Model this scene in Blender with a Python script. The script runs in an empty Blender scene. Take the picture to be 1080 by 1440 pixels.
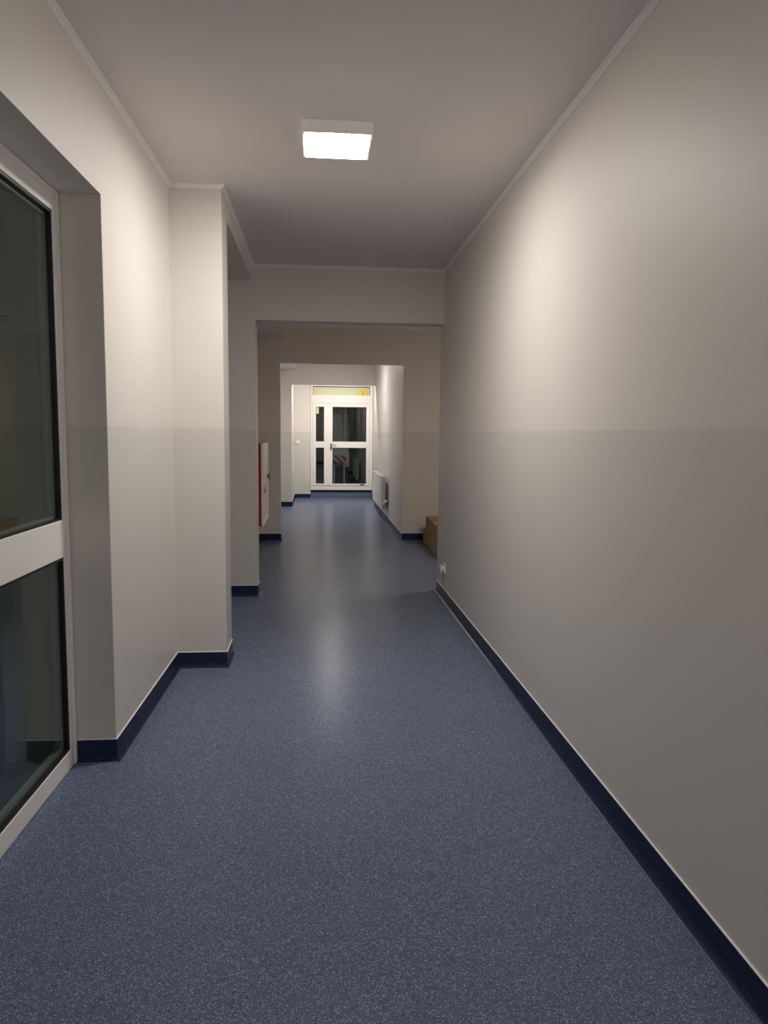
import bpy, bmesh, math, random
from mathutils import Vector, Matrix
random.seed(4)
SC = bpy.context.scene
C = SC.collection

# ------------------------------------------------------------------ materials
def new_mat(name):
    m = bpy.data.materials.new(name); m.use_nodes = True
    nt = m.node_tree
    b = nt.nodes.get('Principled BSDF')
    return m, nt, b

def plain(name, col, rough=0.5, metal=0.0, emit=None, strength=0.0, bump=0.0, bscale=80.0, spec=0.5, var=0.0):
    m, nt, b = new_mat(name)
    b.inputs['Base Color'].default_value = (*col, 1)
    b.inputs['Roughness'].default_value = rough
    b.inputs['Metallic'].default_value = metal
    b.inputs['Specular IOR Level'].default_value = spec
    if emit:
        b.inputs['Emission Color'].default_value = (*emit, 1)
        b.inputs['Emission Strength'].default_value = strength
    if bump or var:
        geo = nt.nodes.new('ShaderNodeNewGeometry')
        n = nt.nodes.new('ShaderNodeTexNoise'); n.inputs['Scale'].default_value = bscale
        nt.links.new(geo.outputs['Position'], n.inputs['Vector'])
        if bump:
            bp = nt.nodes.new('ShaderNodeBump'); bp.inputs['Strength'].default_value = bump
            bp.inputs['Distance'].default_value = 0.002
            nt.links.new(n.outputs['Fac'], bp.inputs['Height'])
            nt.links.new(bp.outputs['Normal'], b.inputs['Normal'])
        if var:
            mx = nt.nodes.new('ShaderNodeMix'); mx.data_type = 'RGBA'
            mx.inputs[6].default_value = (*[c * (1 - var) for c in col], 1)
            mx.inputs[7].default_value = (*[min(1, c * (1 + var)) for c in col], 1)
            nt.links.new(n.outputs['Fac'], mx.inputs[0])
            nt.links.new(mx.outputs[2], b.inputs['Base Color'])
    return m

UPPER = (0.74, 0.70, 0.655)
LOWER = (0.65, 0.625, 0.59)
def wall_mat():
    # two paints: a pale one above, a slightly darker washable one below 1.525 m
    m, nt, b = new_mat('wall_paint')
    L = nt.links.new; N = nt.nodes.new
    geo = N('ShaderNodeNewGeometry'); sep = N('ShaderNodeSeparateXYZ')
    L(geo.outputs['Position'], sep.inputs[0])
    gt = N('ShaderNodeMath'); gt.operation = 'GREATER_THAN'; gt.inputs[1].default_value = 1.525
    L(sep.outputs['Z'], gt.inputs[0])
    mx = N('ShaderNodeMix'); mx.data_type = 'RGBA'
    mx.inputs[6].default_value = (*LOWER, 1); mx.inputs[7].default_value = (*UPPER, 1)
    L(gt.outputs[0], mx.inputs[0]); L(mx.outputs[2], b.inputs['Base Color'])
    r = N('ShaderNodeMapRange'); r.inputs[3].default_value = 0.40; r.inputs[4].default_value = 0.52
    L(gt.outputs[0], r.inputs[0]); L(r.outputs[0], b.inputs['Roughness'])
    n = N('ShaderNodeTexNoise'); n.inputs['Scale'].default_value = 160; n.inputs['Detail'].default_value = 3
    n2 = N('ShaderNodeTexNoise'); n2.inputs['Scale'].default_value = 3.0
    L(geo.outputs['Position'], n.inputs['Vector']); L(geo.outputs['Position'], n2.inputs['Vector'])
    ad = N('ShaderNodeMath'); ad.operation = 'MULTIPLY_ADD'; ad.inputs[1].default_value = 1.5
    L(n2.outputs['Fac'], ad.inputs[0]); L(n.outputs['Fac'], ad.inputs[2])
    bp = N('ShaderNodeBump'); bp.inputs['Strength'].default_value = 0.12; bp.inputs['Distance'].default_value = 0.002
    L(ad.outputs[0], bp.inputs['Height']); L(bp.outputs['Normal'], b.inputs['Normal'])
    return m

def floor_mat(name, dark=1.0):
    # blue vinyl sheet with light and dark chips
    m, nt, b = new_mat(name)
    L = nt.links.new; N = nt.nodes.new
    geo = N('ShaderNodeNewGeometry')
    base = (0.108, 0.138, 0.226) if dark > 0.5 else (0.018, 0.026, 0.066)
    big = N('ShaderNodeTexNoise'); big.inputs['Scale'].default_value = 1.7; big.inputs['Detail'].default_value = 3
    L(geo.outputs['Position'], big.inputs['Vector'])
    mx0 = N('ShaderNodeMix'); mx0.data_type = 'RGBA'
    mx0.inputs[6].default_value = (*[c * 0.93 for c in base], 1); mx0.inputs[7].default_value = (*[c * 1.07 for c in base], 1)
    L(big.outputs['Fac'], mx0.inputs[0])
    prev = mx0.outputs[2]
    wob = N('ShaderNodeTexNoise'); wob.inputs['Scale'].default_value = 300
    L(geo.outputs['Position'], wob.inputs['Vector'])
    vadd = N('ShaderNodeVectorMath'); vadd.operation = 'MULTIPLY_ADD'
    vadd.inputs[1].default_value = (0.004, 0.004, 0.004)
    L(wob.outputs['Color'], vadd.inputs[0]); L(geo.outputs['Position'], vadd.inputs[2])
    for sc_, lo, col, rad in ((200, 0.64, (0.52, 0.58, 0.68), 0.41), (170, 0.66, (0.018 * dark, 0.026 * dark, 0.06 * dark), 0.42), (320, 0.66, (0.28, 0.33, 0.44), 0.38)):
        v = N('ShaderNodeTexVoronoi'); v.inputs['Scale'].default_value = sc_
        L(vadd.outputs[0], v.inputs['Vector'])
        sx = N('ShaderNodeSeparateColor'); L(v.outputs['Color'], sx.inputs[0])
        g = N('ShaderNodeMath'); g.operation = 'GREATER_THAN'; g.inputs[1].default_value = lo
        L(sx.outputs[0], g.inputs[0])
        l = N('ShaderNodeMath'); l.operation = 'LESS_THAN'; l.inputs[1].default_value = rad
        L(v.outputs['Distance'], l.inputs[0])
        mu = N('ShaderNodeMath'); mu.operation = 'MULTIPLY'; L(g.outputs[0], mu.inputs[0]); L(l.outputs[0], mu.inputs[1])
        mu2 = N('ShaderNodeMath'); mu2.operation = 'MULTIPLY'; mu2.inputs[1].default_value = 0.56 if dark > 0.5 else 0.06
        L(mu.outputs[0], mu2.inputs[0])
        mx = N('ShaderNodeMix'); mx.data_type = 'RGBA'; mx.inputs[7].default_value = (*col, 1)
        L(mu2.outputs[0], mx.inputs[0]); L(prev, mx.inputs[6]); prev = mx.outputs[2]
    L(prev, b.inputs['Base Color']); b.inputs['Specular IOR Level'].default_value = 0.06
    b.inputs['Roughness'].default_value = 0.265
    return m

def glass_mat():
    m = bpy.data.materials.new('window_glass'); m.use_nodes = True
    nt = m.node_tree; nt.nodes.clear(); N = nt.nodes.new; L = nt.links.new
    out = N('ShaderNodeOutputMaterial'); mix = N('ShaderNodeMixShader')
    tr = N('ShaderNodeBsdfTransparent'); tr.inputs[0].default_value = (0.88, 0.92, 0.90, 1)
    gl = N('ShaderNodeBsdfGlossy'); gl.inputs['Roughness'].default_value = 0.012
    fr = N('ShaderNodeFresnel')
    # the same air/glass boundary is used on the way in and on the way out
    ge = N('ShaderNodeNewGeometry'); mr = N('ShaderNodeMapRange'); mr.inputs[3].default_value = 1.5; mr.inputs[4].default_value = 1 / 1.5
    L(ge.outputs['Backfacing'], mr.inputs[0]); L(mr.outputs[0], fr.inputs['IOR'])
    L(fr.outputs[0], mix.inputs[0]); L(tr.outputs[0], mix.inputs[1]); L(gl.outputs[0], mix.inputs[2])
    L(mix.outputs[0], out.inputs[0])
    return m

def card_mat():
    m, nt, b = new_mat('cardboard')
    L = nt.links.new; N = nt.nodes.new
    tc = N('ShaderNodeTexCoord')
    n = N('ShaderNodeTexNoise'); n.inputs['Scale'].default_value = 9; n.inputs['Detail'].default_value = 6
    L(tc.outputs['Object'], n.inputs['Vector'])
    mx = N('ShaderNodeMix'); mx.data_type = 'RGBA'
    mx.inputs[6].default_value = (0.30, 0.165, 0.07, 1); mx.inputs[7].default_value = (0.43, 0.25, 0.115, 1)
    L(n.outputs['Fac'], mx.inputs[0]); L(mx.outputs[2], b.inputs['Base Color'])
    b.inputs['Roughness'].default_value = 0.75
    return m

def stripe_mat():
    m, nt, b = new_mat('red_white_stripes')
    L = nt.links.new; N = nt.nodes.new
    tc = N('ShaderNodeTexCoord'); sep = N('ShaderNodeSeparateXYZ'); L(tc.outputs['Object'], sep.inputs[0])
    ad = N('ShaderNodeMath'); ad.operation = 'ADD'; L(sep.outputs['Z'], ad.inputs[0]); L(sep.outputs['X'], ad.inputs[1])
    mu = N('ShaderNodeMath'); mu.operation = 'MULTIPLY'; mu.inputs[1].default_value = 6.0; L(ad.outputs[0], mu.inputs[0])
    fr = N('ShaderNodeMath'); fr.operation = 'FRACT'; L(mu.outputs[0], fr.inputs[0])
    gt = N('ShaderNodeMath'); gt.operation = 'GREATER_THAN'; gt.inputs[1].default_value = 0.68; L(fr.outputs[0], gt.inputs[0])
    mx = N('ShaderNodeMix'); mx.data_type = 'RGBA'
    mx.inputs[6].default_value = (0.6, 0.03, 0.02, 1); mx.inputs[7].default_value = (0.8, 0.8, 0.8, 1)
    L(gt.outputs[0], mx.inputs[0]); L(mx.outputs[2], b.inputs['Base Color'])
    return m

M = {}
M['wall'] = wall_mat()
M['ceiling'] = plain('ceiling_paint', (0.80, 0.76, 0.73), 0.85, bump=0.1, bscale=120)
M['cornice'] = plain('cornice_paint', (0.90, 0.87, 0.84), 0.6, var=0.03)
M['floor'] = floor_mat('floor_vinyl')
M['skirt'] = floor_mat('skirting_vinyl', 0.42)
M['cap'] = plain('cap_strip', (0.85, 0.84, 0.83), 0.4, var=0.03)
M['weld'] = plain('weld_rod', (0.17, 0.20, 0.27), 0.4, var=0.1)
M['seam'] = plain('seam_weld', (0.15, 0.19, 0.31), 0.4, var=0.2, bscale=60)
M['pvc'] = plain('white_upvc', (0.89, 0.87, 0.85), 0.32, var=0.02, bscale=4)
M['gasket'] = plain('black_rubber', (0.008, 0.008, 0.008), 0.5, var=0.1)
M['glass'] = glass_mat()
M['alu'] = plain('spacer_metal', (0.45, 0.46, 0.47), 0.4, 0.7, var=0.05)
M['steel'] = plain('handle_metal', (0.20, 0.18, 0.13), 0.35, 0.8, var=0.05)
M['white'] = plain('white_enamel', (0.82, 0.81, 0.78), 0.3, var=0.02)
M['whiteplastic'] = plain('white_plastic', (0.85, 0.85, 0.84), 0.25, var=0.02)
M['dark'] = plain('dark_slot', (0.02, 0.02, 0.02), 0.7, var=0.1)
M['red'] = plain('red_enamel', (0.33, 0.006, 0.012), 0.25, var=0.04)
M['blind'] = plain('pale_yellow_blind', (0.70, 0.71, 0.50), 0.5, var=0.05, bscale=25)
M['yellow'] = plain('yellow_sticker', (0.80, 0.62, 0.05), 0.45, var=0.08, bscale=30)
M['orange'] = plain('orange_print', (0.62, 0.33, 0.03), 0.45, var=0.08)
M['paleyellow'] = plain('pale_yellow_sticker', (0.72, 0.68, 0.28), 0.45, var=0.05)
M['card'] = card_mat()
M['tape'] = plain('packing_tape', (0.45, 0.30, 0.15), 0.2, var=0.06)
M['housing'] = plain('lamp_housing', (0.80, 0.77, 0.73), 0.35, emit=(1.0, 0.90, 0.80), strength=0.11, var=0.02)
M['film'] = plain('plastic_film', (0.75, 0.75, 0.77), 0.25, bump=1.0, bscale=14)
M['stripes'] = stripe_mat()
M['paving'] = plain('dark_paving', (0.06, 0.06, 0.065), 0.8, bump=0.4, bscale=20)
M['step'] = floor_mat('step_vinyl', 0.75)
def lamp_mat(name, col, s): return plain(name, (0.9, 0.9, 0.9), 0.4, emit=col, strength=s)
E1, E2, E3, E4, E5 = 107.0, 78.0, 95.0, 118.0, 88.0
M['glow'] = lamp_mat('lamp_diffuser', (1.0, 0.94, 0.875), E1)
M['glow_wing'] = lamp_mat('lamp_diffuser_wing', (1.0, 0.86, 0.70), E2)
M['glow_far'] = lamp_mat('lamp_diffuser_far', (1.0, 0.95, 0.89), E3)
M['glow_bay'] = lamp_mat('lamp_diffuser_bay', (1.0, 0.95, 0.89), E4)
M['glow_fill'] = lamp_mat('fill_diffuser_behind', (1.0, 0.94, 0.875), E5)

# ------------------------------------------------------------------ helpers
def bm_box(bm, x0, x1, y0, y1, z0, z1, bev=0.0, seg=2):
    r = bmesh.ops.create_cube(bm, size=1)
    vs = r['verts']
    bmesh.ops.scale(bm, vec=(x1 - x0, y1 - y0, z1 - z0), verts=vs)
    bmesh.ops.translate(bm, vec=((x0 + x1) / 2, (y0 + y1) / 2, (z0 + z1) / 2), verts=vs)
    if bev:
        es = list({e for v in vs for e in v.link_edges})
        bmesh.ops.bevel(bm, geom=es, offset=bev, segments=seg, profile=0.5, affect='EDGES')

def bm_cyl(bm, p0, p1, r0, r1=None, n=20):
    r1 = r0 if r1 is None else r1
    p0, p1 = Vector(p0), Vector(p1)
    d = p1 - p0
    q = Vector((0, 0, 1)).rotation_difference(d)
    mat = Matrix.Translation((p0 + p1) / 2) @ q.to_matrix().to_4x4()
    bmesh.ops.create_cone(bm, cap_ends=True, segments=n, radius1=r0, radius2=r1, depth=d.length, matrix=mat)

def rounded(poly, rad):
    """plan polygon with corners listed in rad {index: radius} rounded"""
    out = []; n = len(poly)
    for i, p in enumerate(poly):
        r = rad.get(i, 0)
        if not r: out.append(p); continue
        P = Vector(p); A = Vector(poly[i - 1]) - P; B = Vector(poly[(i + 1) % n]) - P
        a = P + A.normalized() * r; b = P + B.normalized() * r
        for k in range(5):
            t = k / 4
            q = a * (1 - t) ** 2 + P * 2 * t * (1 - t) + b * t ** 2
            out.append((q.x, q.y))
    return out

def bm_prism(bm, poly, z0, z1):
    lo = [bm.verts.new((x, y, z0)) for x, y in poly]; hi = [bm.verts.new((x, y, z1)) for x, y in poly]
    n = len(poly)
    bm.faces.new(lo[::-1]); bm.faces.new(hi)
    for i in range(n): bm.faces.new((lo[i], lo[(i + 1) % n], hi[(i + 1) % n], hi[i]))

def obj(name, bm, mat, parent=None, smooth=False):
    bmesh.ops.recalc_face_normals(bm, faces=bm.faces)
    me = bpy.data.meshes.new(name); bm.to_mesh(me); bm.free()
    mats = mat if isinstance(mat, (list, tuple)) else [mat]
    for m in mats: me.materials.append(m)
    if smooth:
        for p in me.polygons: p.use_smooth = True
    o = bpy.data.objects.new(name, me); C.objects.link(o)
    if parent: o.parent = parent
    return o

def boxes(name, L, mat, parent=None, bev=0.0):
    bm = bmesh.new()
    for b in L: bm_box(bm, *b, bev=bev)
    return obj(name, bm, mat, parent)

def empty(name, loc=(0, 0, 0), rz=0.0):
    o = bpy.data.objects.new(name, None); C.objects.link(o); o.location = loc; o.rotation_euler = (0, 0, rz)
    o.empty_display_size = 0.1
    return o

def tag(o, label=None, cat=None, group=None, kind=None):
    if label: o['label'] = label
    if cat: o['category'] = cat
    if group: o['group'] = group
    if kind: o['kind'] = kind
    return o

def struct(name, bm, mat, label=None):
    o = obj(name, bm, mat); o['kind'] = 'structure'
    if label: o['label'] = label
    return o

def sweep(bm, path, prof, side=1):
    """sweep a profile (list of (offset into room, z)) along a plan path with mitred corners;
    side=+1: the room lies to the left of the walking direction"""
    n = len(path); P = [Vector(p) for p in path]; norms = []
    for i in range(n - 1):
        d = (P[i + 1] - P[i]).normalized(); norms.append(Vector((-d.y, d.x)) * side)
    rings = []
    for i in range(n):
        if i == 0: m = norms[0]
        elif i == n - 1: m = norms[-1]
        else:
            m = norms[i - 1] + norms[i]; m = m / m.dot(norms[i])
        rings.append([bm.verts.new((P[i].x + m.x * d, P[i].y + m.y * d, z)) for d, z in prof])
    k = len(prof)
    for i in range(n - 1):
        for j in range(k):
            bm.faces.new((rings[i][j], rings[i][(j + 1) % k], rings[i + 1][(j + 1) % k], rings[i + 1][j]))
    bm.faces.new(rings[0]); bm.faces.new(rings[-1][::-1])

# ------------------------------------------------------------------ plan of the place (metres, +Y runs down the corridor)
ZC = 2.98
WX = lambda y: -0.915 + 0.02 * (y - 3.385)       # the left wall leans very slightly
XR = 1.153; XR3 = 1.197
YB = -2.6
Y0, Y1 = 6.855, 7.045        # first cross beam
Y2, Y3 = 10.46, 10.62        # wall with the second opening
Y4, Y5 = 15.39, 15.58        # third beam
YE = 17.41                   # end wall
ZB = 2.50; ZO = 2.463; Z3 = 2.485

# floor and ceiling
bm = bmesh.new(); bm_box(bm, -2.1, 4.7, YB - 0.2, 17.75, -0.12, 0.0); struct('floor', bm, M['floor'])
bm = bmesh.new(); bm_prism(bm, [(-0.885, 3.145), (1.13, 2.945), (1.13, 2.9485), (-0.885, 3.1485)], 0.0, 0.0006); struct('trim_floor_seam', bm, M['seam'])
bm = bmesh.new()
bm_box(bm, -2.1, 4.7, YB - 0.2, 17.75, ZC, ZC + 0.15)
bm_box(bm, -1.95, -0.577, 5.03, Y0, 2.85, ZC)            # lowered strip over the left alcove
bm_box(bm, -0.90, -0.445, Y1, Y2, 2.80, ZC)
bm_box(bm, -0.95, -0.405, Y3, Y4, 2.785, ZC)
struct('ceiling', bm, M['ceiling'])

# right wall of the near corridor
bm = bmesh.new()
bm_prism(bm, rounded([(XR, YB), (1.36, YB), (1.36, Y1), (XR, Y1)], {3: 0.004}), 0, ZC)
struct('wall_right', bm, M['wall'])
# wall behind the camera
bm = bmesh.new(); bm_box(bm, -1.4, XR, YB - 0.2, YB, 0, ZC); struct('wall_back', bm, M['wall'])
# left wall: before the window, over it, and after it with the column
bm = bmesh.new()
WN = 0.9
bm_prism(bm, rounded([(-1.4, YB), (WX(YB), YB), (WX(WN), WN), (-1.4, WN)], {2: 0.004}), 0, 2.5)
bm_prism(bm, [(-1.4, YB), (WX(YB), YB), (WX(3.385), 3.385), (-1.4, 3.385)], 2.5, ZC)
bm_prism(bm, rounded([(-1.4, 3.385), (WX(3.385), 3.385), (WX(3.8), 3.8), (-1.4, 3.8)], {1: 0.004}), 0, 2.5)
bm_prism(bm, [(-1.4, 3.385), (WX(3.385), 3.385), (WX(3.8), 3.8), (-1.4, 3.8)], 2.5, ZC)
bm_prism(bm, rounded([(-1.4, 3.8), (WX(3.8), 3.8), (WX(4.745), 4.745), (-0.577, 4.745), (-0.577, 5.03), (-1.4, 5.03)], {3: 0.004, 4: 0.004}), 0, ZC)
struct('wall_left', bm, M['wall'])
# alcove back wall
bm = bmesh.new()
bm_box(bm, -2.1, -1.95, 4.9, Y1, 0, ZC)
bm_box(bm, -1.95, -1.4, 4.9, 5.03, 0, ZC)
struct('wall_left_alcove', bm, M['wall'])
# first beam with the pier that carries it
bm = bmesh.new()
bm_prism(bm, rounded([(-1.95, Y0), (-0.549, Y0), (-0.545, Y1), (-1.95, Y1)], {1: 0.004, 2: 0.004}), 0, ZB)
bm_box(bm, -1.95, XR, Y0, Y1, ZB, ZC)
struct('wall_front', bm, M['wall'])
# middle bay: left wall and far wall with the opening
bm = bmesh.new(); bm_box(bm, -1.0, -0.80, Y1, Y2, 0, ZC); struct('wall_left_middle', bm, M['wall'])
bm = bmesh.new()
bm_prism(bm, rounded([(-1.0, Y2), (-0.507, Y2), (-0.507, Y3), (-1.0, Y3)], {1: 0.005, 2: 0.005}), 0, ZO)
bm_prism(bm, rounded([(XR3, Y2), (4.6, Y2), (4.6, Y3), (XR3, Y3)], {0: 0.005}), 0, ZO)
bm_box(bm, -1.0, 4.6, Y2, Y3, ZO, ZC)
struct('wall_front_middle', bm, M['wall'])
# right wing walls
bm = bmesh.new()
bm_box(bm, 1.36, 4.6, Y1 - 0.2, Y1, 0, ZC)
bm_box(bm, 4.5, 4.7, Y1 - 0.2, Y3, 0, ZC)
struct('wall_right_wing', bm, M['wall'])
# far corridor
bm = bmesh.new()
bm_prism(bm, [(XR3, Y3), (1.45, Y3), (1.45, Y5), (XR3, Y5), (XR3, Y4)], 0, ZC)
struct('wall_right_far', bm, M['wall'])
bm = bmesh.new(); bm_box(bm, 1.29, 1.45, Y5, 17.75, 0, ZC); struct('wall_right_bay', bm, M['wall'])
bm = bmesh.new()
bm_box(bm, -1.1, -0.86, Y3, Y4, 0, ZC)
bm_prism(bm, rounded([(-1.1, Y4), (-0.515, Y4), (-0.515, Y5), (-1.1, Y5)], {1: 0.005}), 0, Z3)
bm_box(bm, -1.1, -0.525, Y5, YE, 0, ZC)
struct('wall_left_far', bm, M['wall'])
bm = bmesh.new()
bm_box(bm, -1.1, 1.3, Y4, Y5, Z3, ZC)
struct('wall_front_far', bm, M['wall'])
bm = bmesh.new()
bm_prism(bm, rounded([(-1.1, YE), (-0.155, YE), (-0.155, 17.75), (-1.1, 17.75)], {1: 0.005}), 0, 2.66)
bm_box(bm, -1.1, 1.3, YE, 17.75, 2.66, ZC)
struct('wall_end', bm, M['wall'])

# ------------------------------------------------------------------ skirting: coved vinyl upstand, light cap strip, weld line at its foot
SK = [(0.0, 0.0), (0.0, 0.100), (0.0035, 0.100), (0.004, 0.030), (0.007, 0.016), (0.013, 0.006), (0.022, 0.0015), (0.022, 0.0)]
CAP = [(0.0, 0.1005), (0.0, 0.1045), (0.0055, 0.1035), (0.0055, 0.1005)]
WELD = [(0.0222, 0.0003), (0.0222, 0.0022), (0.0262, 0.0022), (0.0262, 0.0003)]
runs = {
 'baseboard_right': [[(XR, YB), (XR, Y1), (1.36, Y1)]],
 'baseboard_back': [[(WX(YB), YB), (XR, YB)]],
 'baseboard_left': [[(-1.09, 3.385), (WX(3.385), 3.385), (WX(4.745), 4.745), (-0.577, 4.745), (-0.577, 5.03), (-1.4, 5.03), (-1.95, 5.03), (-1.95, Y0), (-0.549, Y0), (-0.545, Y1), (-0.80, Y1), (-0.80, Y2), (-0.507, Y2), (-0.507, Y3), (-0.86, Y3), (-0.86, Y4), (-0.515, Y4), (-0.515, Y5), (-0.525, YE), (-0.155, YE)],
                    [(WX(YB), YB), (WX(WN), WN), (-1.09, WN)]],
 'baseboard_far': [[(1.36, Y1), (4.5, Y1), (4.5, Y2), (XR3, Y2), (XR3, Y3), (XR3, Y4), (XR3, Y5), (1.29, Y5), (1.29, 17.43)]],
}
for nm, paths in runs.items():
    for prof, n2, mt in ((SK, nm, 'skirt'), (CAP, 'trim_' + nm.split('_')[1] + '_cap', 'cap'), (WELD, 'trim_' + nm.split('_')[1] + '_weld', 'weld')):
        bm = bmesh.new()
        for p in paths:
            sd = 1 if nm in ('baseboard_right', 'baseboard_back') else -1
            if nm == 'baseboard_far': sd = 1
            sweep(bm, p, prof, sd)
        struct(n2, bm, M[mt])

# small cove cornice where wall meets ceiling
def corn(z, s=0.024):
    return [(0.0, z), (s, z), (s * 0.93, z - s * 0.22), (s * 0.62, z - s * 0.42), (s * 0.42, z - s * 0.62), (s * 0.22, z - s * 0.93), (0.0, z - s)]
bm = bmesh.new()
sweep(bm, [(XR, YB), (XR, Y0), (-0.577, Y0), (-0.577, 4.745), (WX(4.745), 4.745), (WX(YB), YB), (XR, YB)], corn(ZC - 0.0005), 1)
struct('trim_cornice', bm, M['cornice'])
bm = bmesh.new()
sweep(bm, [(4.5, Y1), (4.5, Y2), (-0.445, Y2), (-0.445, Y1), (4.5, Y1)], corn(ZC - 0.0005, 0.040), 1)
struct('trim_cornice_middle', bm, M['cornice'])
bm = bmesh.new()
sweep(bm, [(XR3, Y3), (XR3, Y4), (-0.405, Y4), (-0.405, Y3), (XR3, Y3)], corn(ZC - 0.0005), 1)
struct('trim_cornice_far', bm, M['cornice'])

# ------------------------------------------------------------------ tall glazed window on the left
LW = 2.485                              # length along the wall
w = empty('window_1', (-1.093, 3.385, 0.0), math.atan(0.02) * -1)
w['kind'] = 'structure'
w['label'] = 'floor-length white framed window with dark panes set in the left wall'
# local: +X into the room, -Y toward the camera, y from -LW to 0
w.location = (-1.093, 3.382, 0.0)
fr = 0.066; FD = 0.075
f = boxes('window_frame', [(-FD, 0, -fr, 0, 0.001, 2.499), (-FD, 0, -LW, -LW + fr, 0.001, 2.499),
    (-FD, 0, -LW + fr, -fr, 2.41, 2.499), (-FD, 0, -LW + fr, -fr, 0.001, 0.085), (-FD, 0, -LW + fr, -fr, 0.955, 1.118),
    ], M['pvc'], w, bev=0.003)
tr = boxes('glazing_bead', [(-0.002, 0.006, -0.022, -0.001, 0.002, 2.497), (-0.002, 0.006, -LW + 0.001, -LW + 0.022, 0.002, 2.497), (-0.002, 0.006, -LW + 0.022, -0.022, 2.477, 2.498)], M['pvc'], w, bev=0.002)
def pane_set(parent, z0, z1, y0, y1, g=0.012):
    gs = boxes('rubber_gasket', [(-0.030, -0.004, y1 - g, y1 + 0.001, z0 - 0.001, z1 + 0.001), (-0.030, -0.004, y0 - 0.001, y0 + g, z0 - 0.001, z1 + 0.001),
        (-0.030, -0.004, y0 + g, y1 - g, z1 - g, z1 + 0.001), (-0.030, -0.004, y0 + g, y1 - g, z0 - 0.001, z0 + g * 0.7)], M['gasket'], parent)
    p = boxes('glass_pane', [(-0.022, -0.018, y0 + 0.002, y1 - 0.002, z0 + 0.001, z1 - 0.001), (-0.042, -0.038, y0 + 0.002, y1 - 0.002, z0 + 0.001, z1 - 0.001)], M['glass'], parent)
    s = boxes('spacer_bar', [(-0.036, -0.024, y1 - 0.024, y1 - 0.013, z0 + 0.012, z1 - 0.012), (-0.036, -0.024, y0 + 0.013, y0 + 0.024, z0 + 0.012, z1 - 0.012),
        (-0.036, -0.024, y0 + 0.024, y1 - 0.024, z1 - 0.024, z1 - 0.013), (-0.036, -0.024, y0 + 0.024, y1 - 0.024, z0 + 0.008, z0 + 0.019)], M['alu'], p)
pane_set(w, 1.118, 2.41, -LW + fr, -fr)
pane_set(w, 0.085, 0.955, -LW + fr, -fr)

# ------------------------------------------------------------------ end door, double leaf with transom, on a step
d = empty('door_1', (0, 17.50, 0)); d['kind'] = 'structure'
d['label'] = 'white double-leaf glazed door with pale yellow transom at the corridor end'
DX0, DX1 = -0.150, 1.285
boxes('door_frame', [(DX0, -0.098, -0.01, 0.07, 0.185, 2.655), (1.222, DX1, -0.01, 0.07, 0.185, 2.655),
    (-0.098, 1.222, -0.01, 0.07, 2.585, 2.655), (-0.098, 1.222, -0.01, 0.07, 2.200, 2.385),
    (-0.098, 1.222, -0.01, 0.07, 0.185, 0.285)], M['pvc'], d, bev=0.003)
tw = boxes('transom_window', [(-0.10, 1.224, 0.030, 0.040, 2.383, 2.587)], M['blind'], d)
boxes('top_gasket', [(-0.098, 1.222, 0.004, 0.028, 2.570, 2.585), (-0.098, -0.090, 0.004, 0.028, 2.385, 2.570), (1.214, 1.222, 0.004, 0.028, 2.385, 2.570)], M['gasket'], tw)
boxes('blind_slat', [(-0.085, 1.21, 0.026, 0.030, 2.385 + 0.024 * k, 2.385 + 0.024 * k + 0.019) for k in range(8)], M['blind'], tw)
st = boxes('transom_sticker', [(0.945, 1.165, 0.021, 0.0235, 2.388, 2.505)], M['yellow'], tw)
bm = bmesh.new(); bm_cyl(bm, (1.055, 0.0195, 2.43), (1.055, 0.0208, 2.43), 0.028)
bm_box(bm, 0.99, 1.12, 0.0195, 0.0208, 2.475, 2.488)
obj('printed_mark', bm, M['orange'], st)
def leaf(x0, x1, gx0, gx1, name='door_leaf'):
    z0, z1 = 0.290, 2.195
    a = (0.318 if False else 0.335, 1.172, 1.315, 2.115)
    L = [(x0, gx0, -0.020, 0.045, z0, z1), (gx1, x1, -0.020, 0.045, z0, z1), (gx0, gx1, -0.020, 0.045, z0, a[0]),
         (gx0, gx1, -0.020, 0.045, a[1], a[2]), (gx0, gx1, -0.020, 0.045, a[3], z1)]
    lf = boxes(name, L, M['pvc'], d, bev=0.003)
    for za, zb in ((a[0], a[1]), (a[2], a[3])):
        boxes('rubber_gasket', [(gx0, gx0 + .010, -0.008, 0.02, za, zb), (gx1 - .010, gx1, -0.008, 0.02, za, zb),
                                (gx0, gx1, -0.008, 0.02, zb - .010, zb), (gx0, gx1, -0.008, 0.02, za, za + .010)], M['gasket'], lf)
        boxes('glass_pane', [(gx0 + .001, gx1 - .001, 0.004, 0.008, za, zb), (gx0 + .001, gx1 - .001, 0.026, 0.030, za, zb)], M['glass'], lf)
    return lf
l1 = leaf(-0.095, 0.245, -0.030, 0.160)
l2 = leaf(0.290, 1.218, 0.355, 1.142)
boxes('meeting_strip', [(0.236, 0.300, -0.028, -0.018, 0.292, 2.193)], M['pvc'], d, bev=0.003)
boxes('vent_sticker', [(-0.032, 0.036, -0.0045, -0.0015, 1.955, 2.112)], M['paleyellow'], l1)
boxes('nameplate', [(1.00, 1.10, -0.0225, -0.0195, 0.297, 0.322)], M['dark'], l2)
bm = bmesh.new()
bm_box(bm, 0.302, 0.338, -0.031, -0.0195, 1.115, 1.275, bev=0.004)
bm_cyl(bm, (0.320, -0.03, 1.235), (0.320, -0.075, 1.235), 0.011)
bm_box(bm, 0.309, 0.440, -0.084, -0.062, 1.225, 1.246, bev=0.006)
bm_cyl(bm, (0.320, -0.030, 1.15), (0.320, -0.040, 1.15), 0.012)
obj('door_handle', bm, M['steel'], l2)
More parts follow.
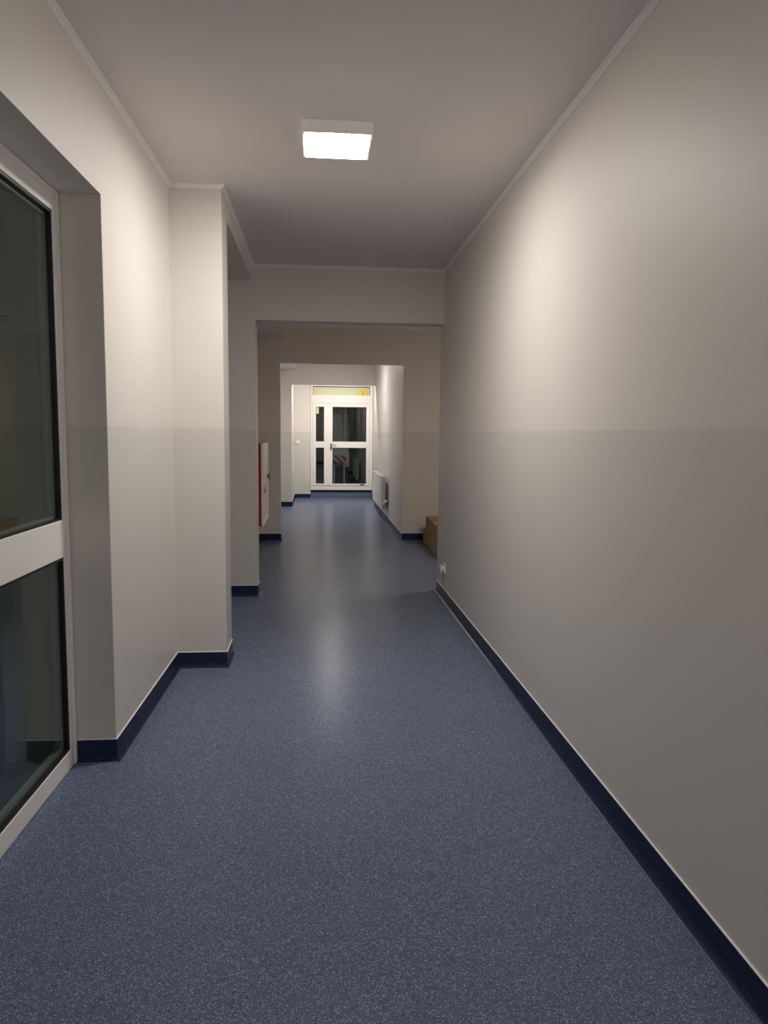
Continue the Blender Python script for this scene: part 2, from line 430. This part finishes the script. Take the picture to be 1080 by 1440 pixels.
# step in front of the door and a near-black block painting in the shade under the door frame
bm = bmesh.new()
bm_box(bm, -0.155, 1.29, 17.45, 17.75, 0, 0.125)
struct('trim_step', bm, M['step'])
bm = bmesh.new(); bm_box(bm, -0.155, 1.29, 17.53, 17.74, 0.125, 0.186); struct('trim_sill_shade', bm, M['dark'])

# ------------------------------------------------------------------ ceiling lights
def make_lamp(loc, glow, label):
    t = empty('ceiling_light', loc)
    tag(t, label, 'ceiling light')
    S = 0.168
    bm = bmesh.new(); bm_box(bm, -S, S, -S, S, -0.0595, 0.0, bev=0.003, seg=2)
    obj('housing', bm, M['housing'], t)
    bm = bmesh.new()
    n = 14; R = S - 0.009
    g = [[None] * (n + 1) for _ in range(n + 1)]
    for i in range(n + 1):
        for j in range(n + 1):
            u = 2 * i / n - 1; v = 2 * j / n - 1
            e = max(abs(u), abs(v))
            zz = -0.0605 - 0.012 * (1 - e ** 4)
            k = R
            # slightly bowed sides
            x = u * k * (1 - 0.02 * v * v); y = v * k * (1 - 0.02 * u * u)
            g[i][j] = bm.verts.new((x, y, zz))
    for i in range(n):
        for j in range(n): bm.faces.new((g[i][j], g[i + 1][j], g[i + 1][j + 1], g[i][j + 1]))
    rim = [g[i][0] for i in range(n + 1)] + [g[n][j] for j in range(1, n + 1)] + [g[i][n] for i in range(n - 1, -1, -1)] + [g[0][j] for j in range(n - 1, 0, -1)]
    up = [bm.verts.new((v.co.x * 1.005, v.co.y * 1.005, -0.0585)) for v in rim]
    m = len(rim)
    for i in range(m): bm.faces.new((rim[i], rim[(i + 1) % m], up[(i + 1) % m], up[i]))
    bm.faces.new(up)
    obj('diffuser', bm, glow, t, smooth=False)
    return t
make_lamp((0.096, 3.89, ZC), M['glow'], 'square glowing ceiling light mounted over the near corridor')
make_lamp((2.35, 7.60, ZC), M['glow_wing'], 'square ceiling light in the right wing behind the wall corner')
make_lamp((0.25, 13.3, ZC), M['glow_far'], 'square ceiling light over the far corridor beyond the second opening')
make_lamp((0.55, 16.0, ZC), M['glow_bay'], 'square ceiling light in the bay right in front of the end door')
make_lamp((0.40, -1.25, ZC), M['glow_fill'], 'added unseen square fill light behind the viewpoint at the near corridor end')  # added out of view to brighten the window reveal and near corridor

# ------------------------------------------------------------------ fire hose cabinet
t = empty('fire_hose_cabinet', (-0.7985, 7.63, 0.60))
tag(t, 'red wall-mounted fire hose cabinet with white door, left behind the pier', 'fire cabinet')
boxes('cabinet_body', [(0.0, 0.262, -0.38, 0.38, 0.0, 0.80)], M['red'], t, bev=0.004)
boxes('added_mounting_plate', [(-0.0012, 0.0, -0.30, 0.30, 0.05, 0.75)], M['alu'], t)  # unseen plate added behind the cabinet as its wall support
dr = boxes('cabinet_door', [(0.262, 0.276, -0.375, 0.375, 0.005, 0.795)], M['white'], t, bev=0.003)
boxes('door_rim', [(0.276, 0.283, -0.375, -0.355, 0.005, 0.795), (0.276, 0.283, 0.355, 0.375, 0.005, 0.795), (0.276, 0.283, -0.355, 0.355, 0.775, 0.795), (0.276, 0.283, -0.355, 0.355, 0.005, 0.025)], M['white'], dr, bev=0.002)
boxes('red_label', [(0.276, 0.2775, -0.20, 0.20, 0.30, 0.38)], M['red'], dr)
bm = bmesh.new(); bm_cyl(bm, (0.276, 0.30, 0.45), (0.298, 0.30, 0.45), 0.022); bm_box(bm, 0.296, 0.304, 0.285, 0.315, 0.41, 0.49, bev=0.002)
obj('latch', bm, M['steel'], dr)

# ------------------------------------------------------------------ cardboard boxes behind the corner
def carton(x0, y0, z0, lx, ly, lz, rot, label):
    t = empty('cardboard_box', (x0 + lx / 2, y0 + ly / 2, z0), rot)
    tag(t, label, 'box', 'cardboard boxes in the right wing')
    bm = bmesh.new(); bm_box(bm, -lx / 2, lx / 2, -ly / 2, ly / 2, 0, lz, bev=0.004)
    obj('carton', bm, M['card'], t)
    boxes('tape', [(-lx / 2 - 0.0008, lx / 2 + 0.0008, -0.025, 0.025, lz - 0.05, lz + 0.0008), ], M['tape'], t)
    boxes('flap', [(-lx / 2 + 0.003, -0.001, -ly / 2 + 0.003, ly / 2 - 0.003, lz, lz + 0.003), (0.001, lx / 2 - 0.003, -ly / 2 + 0.003, ly / 2 - 0.003, lz, lz + 0.003)], M['card'], t)
    return t
carton(1.475, 9.56, 0.0, 0.55, 0.70, 0.180, 0.0, 'cardboard box on the floor at the far end of the stack by the wing wall')
carton(1.470, 8.84, 0.0, 0.55, 0.70, 0.180, 0.01, 'cardboard box on the floor at the near end of the stack behind the corner')
carton(1.510, 9.57, 0.184, 0.52, 0.70, 0.180, -0.01, 'upper cardboard box at the far end of the stack')
carton(1.490, 8.85, 0.184, 0.52, 0.70, 0.180, 0.02, 'upper cardboard box at the near end of the stack')

# ------------------------------------------------------------------ radiator
t = empty('radiator', (XR3 - 0.0008, 13.5, 0.235))
tag(t, 'white ribbed panel radiator on the right wall of the far corridor', 'radiator')
HY = 0.98
bm = bmesh.new()
n = 30; step = 2 * HY / n
pts = []
for k in range(n):
    y = -HY + k * step
    pts += [(-0.102, y), (-0.102, y + step * 0.30), (-0.117, y + step * 0.42), (-0.117, y + step * 0.88), (-0.102, y + step * 0.999)]
poly = pts + [(-0.102, HY), (-0.098, HY), (-0.098, -HY)]
bm_prism(bm, poly, 0.0, 0.535)
obj('front_panel', bm, M['white'], t)
boxes('back_panel', [(-0.062, -0.052, -HY, HY, 0.0, 0.535)], M['white'], t, bev=0.002)
for ya in (-HY - 0.006, HY - 0.001): boxes('side_cover', [(-0.120, -0.050, ya, ya + 0.007, 0.02, 0.55)], M['white'], t, bev=0.002)
gr = boxes('top_grille', [(-0.120, -0.108, -HY, HY, 0.530, 0.556), (-0.062, -0.050, -HY, HY, 0.530, 0.556)] +
      [(-0.108, -0.062, -HY + k * 0.04, -HY + k * 0.04 + 0.020, 0.545, 0.555) for k in range(49)], M['white'], t)
boxes('convector_fins', [(-0.098, -0.062, -HY + 0.03 + k * 0.032, -HY + 0.03 + k * 0.032 + 0.016, 0.02, 0.52) for k in range(59)], M['alu'], t)
for ya in (-0.72, 0.69): boxes('added_mounting_bracket', [(-0.052, 0.0, ya, ya + 0.03, 0.08, 0.46)], M['white'], t)  # unseen brackets added to tie the radiator to the wall
bm = bmesh.new()
bm_cyl(bm, (-0.080, -HY - 0.035, 0.09), (-0.080, -HY - 0.006, 0.09), 0.012)
bm_cyl(bm, (-0.080, -HY - 0.035, 0.075), (-0.080, -HY - 0.035, 0.115), 0.014)
bm_cyl(bm, (-0.080, -HY - 0.035, 0.10), (-0.035, -HY - 0.075, 0.14), 0.022, 0.025)
bm_cyl(bm, (-0.035, -HY - 0.075, 0.14), (-0.022, -HY - 0.086, 0.152), 0.025, 0.018)
v = obj('thermostat_valve', bm, M['whiteplastic'], t)
bm = bmesh.new()
bm_cyl(bm, (-0.080, -HY - 0.035, 0.02), (-0.080, -HY - 0.035, 0.08), 0.008)
bm_cyl(bm, (-0.082, -HY - 0.035, 0.02), (0.0, -HY - 0.035, 0.02), 0.008)
obj('pipe', bm, M['alu'], t)

# ------------------------------------------------------------------ wall socket and light switch
t = empty('wall_socket', (XR, 6.60, 0.295))
tag(t, 'white wall socket with raised cover low on the right wall near the corner', 'socket')
boxes('face_plate', [(-0.011, 0.0, -0.044, 0.044, -0.046, 0.046)], M['whiteplastic'], t, bev=0.004)
bm = bmesh.new()
bm_cyl(bm, (-0.010, 0, -0.004), (-0.034, 0, -0.004), 0.031, 0.028, 28)
bm_box(bm, -0.045, -0.030, -0.022, 0.022, -0.038, 0.030, bev=0.006)
cv = obj('socket_cover', bm, M['whiteplastic'], t)
bm = bmesh.new(); bm_cyl(bm, (-0.030, -0.022, 0.032), (-0.030, 0.022, 0.032), 0.006); bm_cyl(bm, (-0.0455, -0.001, 0.008), (-0.0462, 0, 0.008), 0.008)
obj('hinge', bm, M['alu'], cv)

t = empty('light_switch', (-0.447, YE, 1.295))
tag(t, 'white square light switch on the end wall left of the door', 'light switch')
boxes('face_plate', [(-0.045, 0.045, -0.012, 0.0, -0.045, 0.045)], M['whiteplastic'], t, bev=0.004)
rk = boxes('rocker', [(-0.024, 0.024, -0.018, -0.010, -0.028, 0.028)], M['whiteplastic'], t, bev=0.002)

# ------------------------------------------------------------------ outside the end door, in the dark
bm = bmesh.new(); bm_box(bm, -3, 4, 17.75, 22.5, -0.1, 0.10); struct('ground', bm, M['paving'])
t = empty('barrier_board', (0.57, 18.75, 0.10))
tag(t, 'red and white striped barrier board standing outside behind the door glass', 'barrier')
boxes('board', [(-0.19, 0.15, -0.015, 0.015, 0.66, 0.86)], M['stripes'], t, bev=0.004)
boxes('post', [(-0.16, -0.13, 0.016, 0.046, 0.0, 0.86), (0.09, 0.12, 0.016, 0.046, 0.0, 0.86)], M['white'], t)
t = empty('wrapped_bundle', (0.57, 19.25, 0.10))
tag(t, 'bundle in creased plastic film on an added dark crate outside behind the door glass', 'bundle')
bm = bmesh.new()
bm_box(bm, -0.24, 0.24, -0.24, 0.24, 0.55, 1.90, bev=0.03, seg=3)
bmesh.ops.subdivide_edges(bm, edges=[e for e in bm.edges if e.calc_length() > 0.3], cuts=14, use_grid_fill=True)
for vtx in bm.verts:
    co = vtx.co
    s = 0.012 * math.sin(co.z * 9 + co.x * 31) + 0.008 * math.sin(co.z * 23 - co.x * 12 + co.y * 17)
    nrm = Vector((co.x, co.y, 0)).normalized() if (abs(co.x) + abs(co.y)) > 0.01 else Vector((0, 0, 0))
    vtx.co = co + nrm * s
obj('film_wrap', bm, M['film'], t, smooth=True)
boxes('crate', [(-0.22, 0.22, -0.22, 0.22, 0.0, 0.548)], M['dark'], t, bev=0.01)  # crate added under the bundle to hold it up

# ------------------------------------------------------------------ world, camera, colour
wd = bpy.data.worlds.new('night'); SC.world = wd; wd.use_nodes = True
bg = wd.node_tree.nodes['Background']; bg.inputs[0].default_value = (0.30, 0.42, 0.60, 1); bg.inputs[1].default_value = 0.006

cam = bpy.data.cameras.new('camera'); co = bpy.data.objects.new('camera', cam); C.objects.link(co)
cam.sensor_fit = 'HORIZONTAL'; cam.sensor_width = 36.0; cam.lens = 35.0
cam.clip_start = 0.02; cam.clip_end = 100
# camera axes in world space
Yc = Vector((-94, 110.5, 1050)).normalized()
Zc = Vector((97, 9990, -1050)).normalized(); Zc = (Zc - Yc * Zc.dot(Yc)).normalized()
# rows: world X, Y, Z axes in camera coordinates (right, up, forward)
Xc = Vector((Zc.y * Yc.z - Zc.z * Yc.y, Zc.z * Yc.x - Zc.x * Yc.z, Zc.x * Yc.y - Zc.y * Yc.x))
if Xc.x < 0: Xc = -Xc
right = Vector((Xc.x, Yc.x, Zc.x)); up = Vector((Xc.y, Yc.y, Zc.y)); fwd = Vector((Xc.z, Yc.z, Zc.z))
m = Matrix(((right.x, up.x, -fwd.x, 0), (right.y, up.y, -fwd.y, 0), (right.z, up.z, -fwd.z, 1.5), (0, 0, 0, 1)))
co.matrix_world = m
SC.camera = co

SC.view_settings.view_transform = 'Standard'
SC.view_settings.look = 'None'
SC.view_settings.gamma = 1.0
SC.view_settings.use_curve_mapping = False
SC.view_settings.exposure = 0.0
cy = SC.cycles
cy.use_denoising = True
cy.max_bounces = 14; cy.diffuse_bounces = 10; cy.glossy_bounces = 6; cy.transparent_max_bounces = 12
cy.sample_clamp_indirect = 6.0
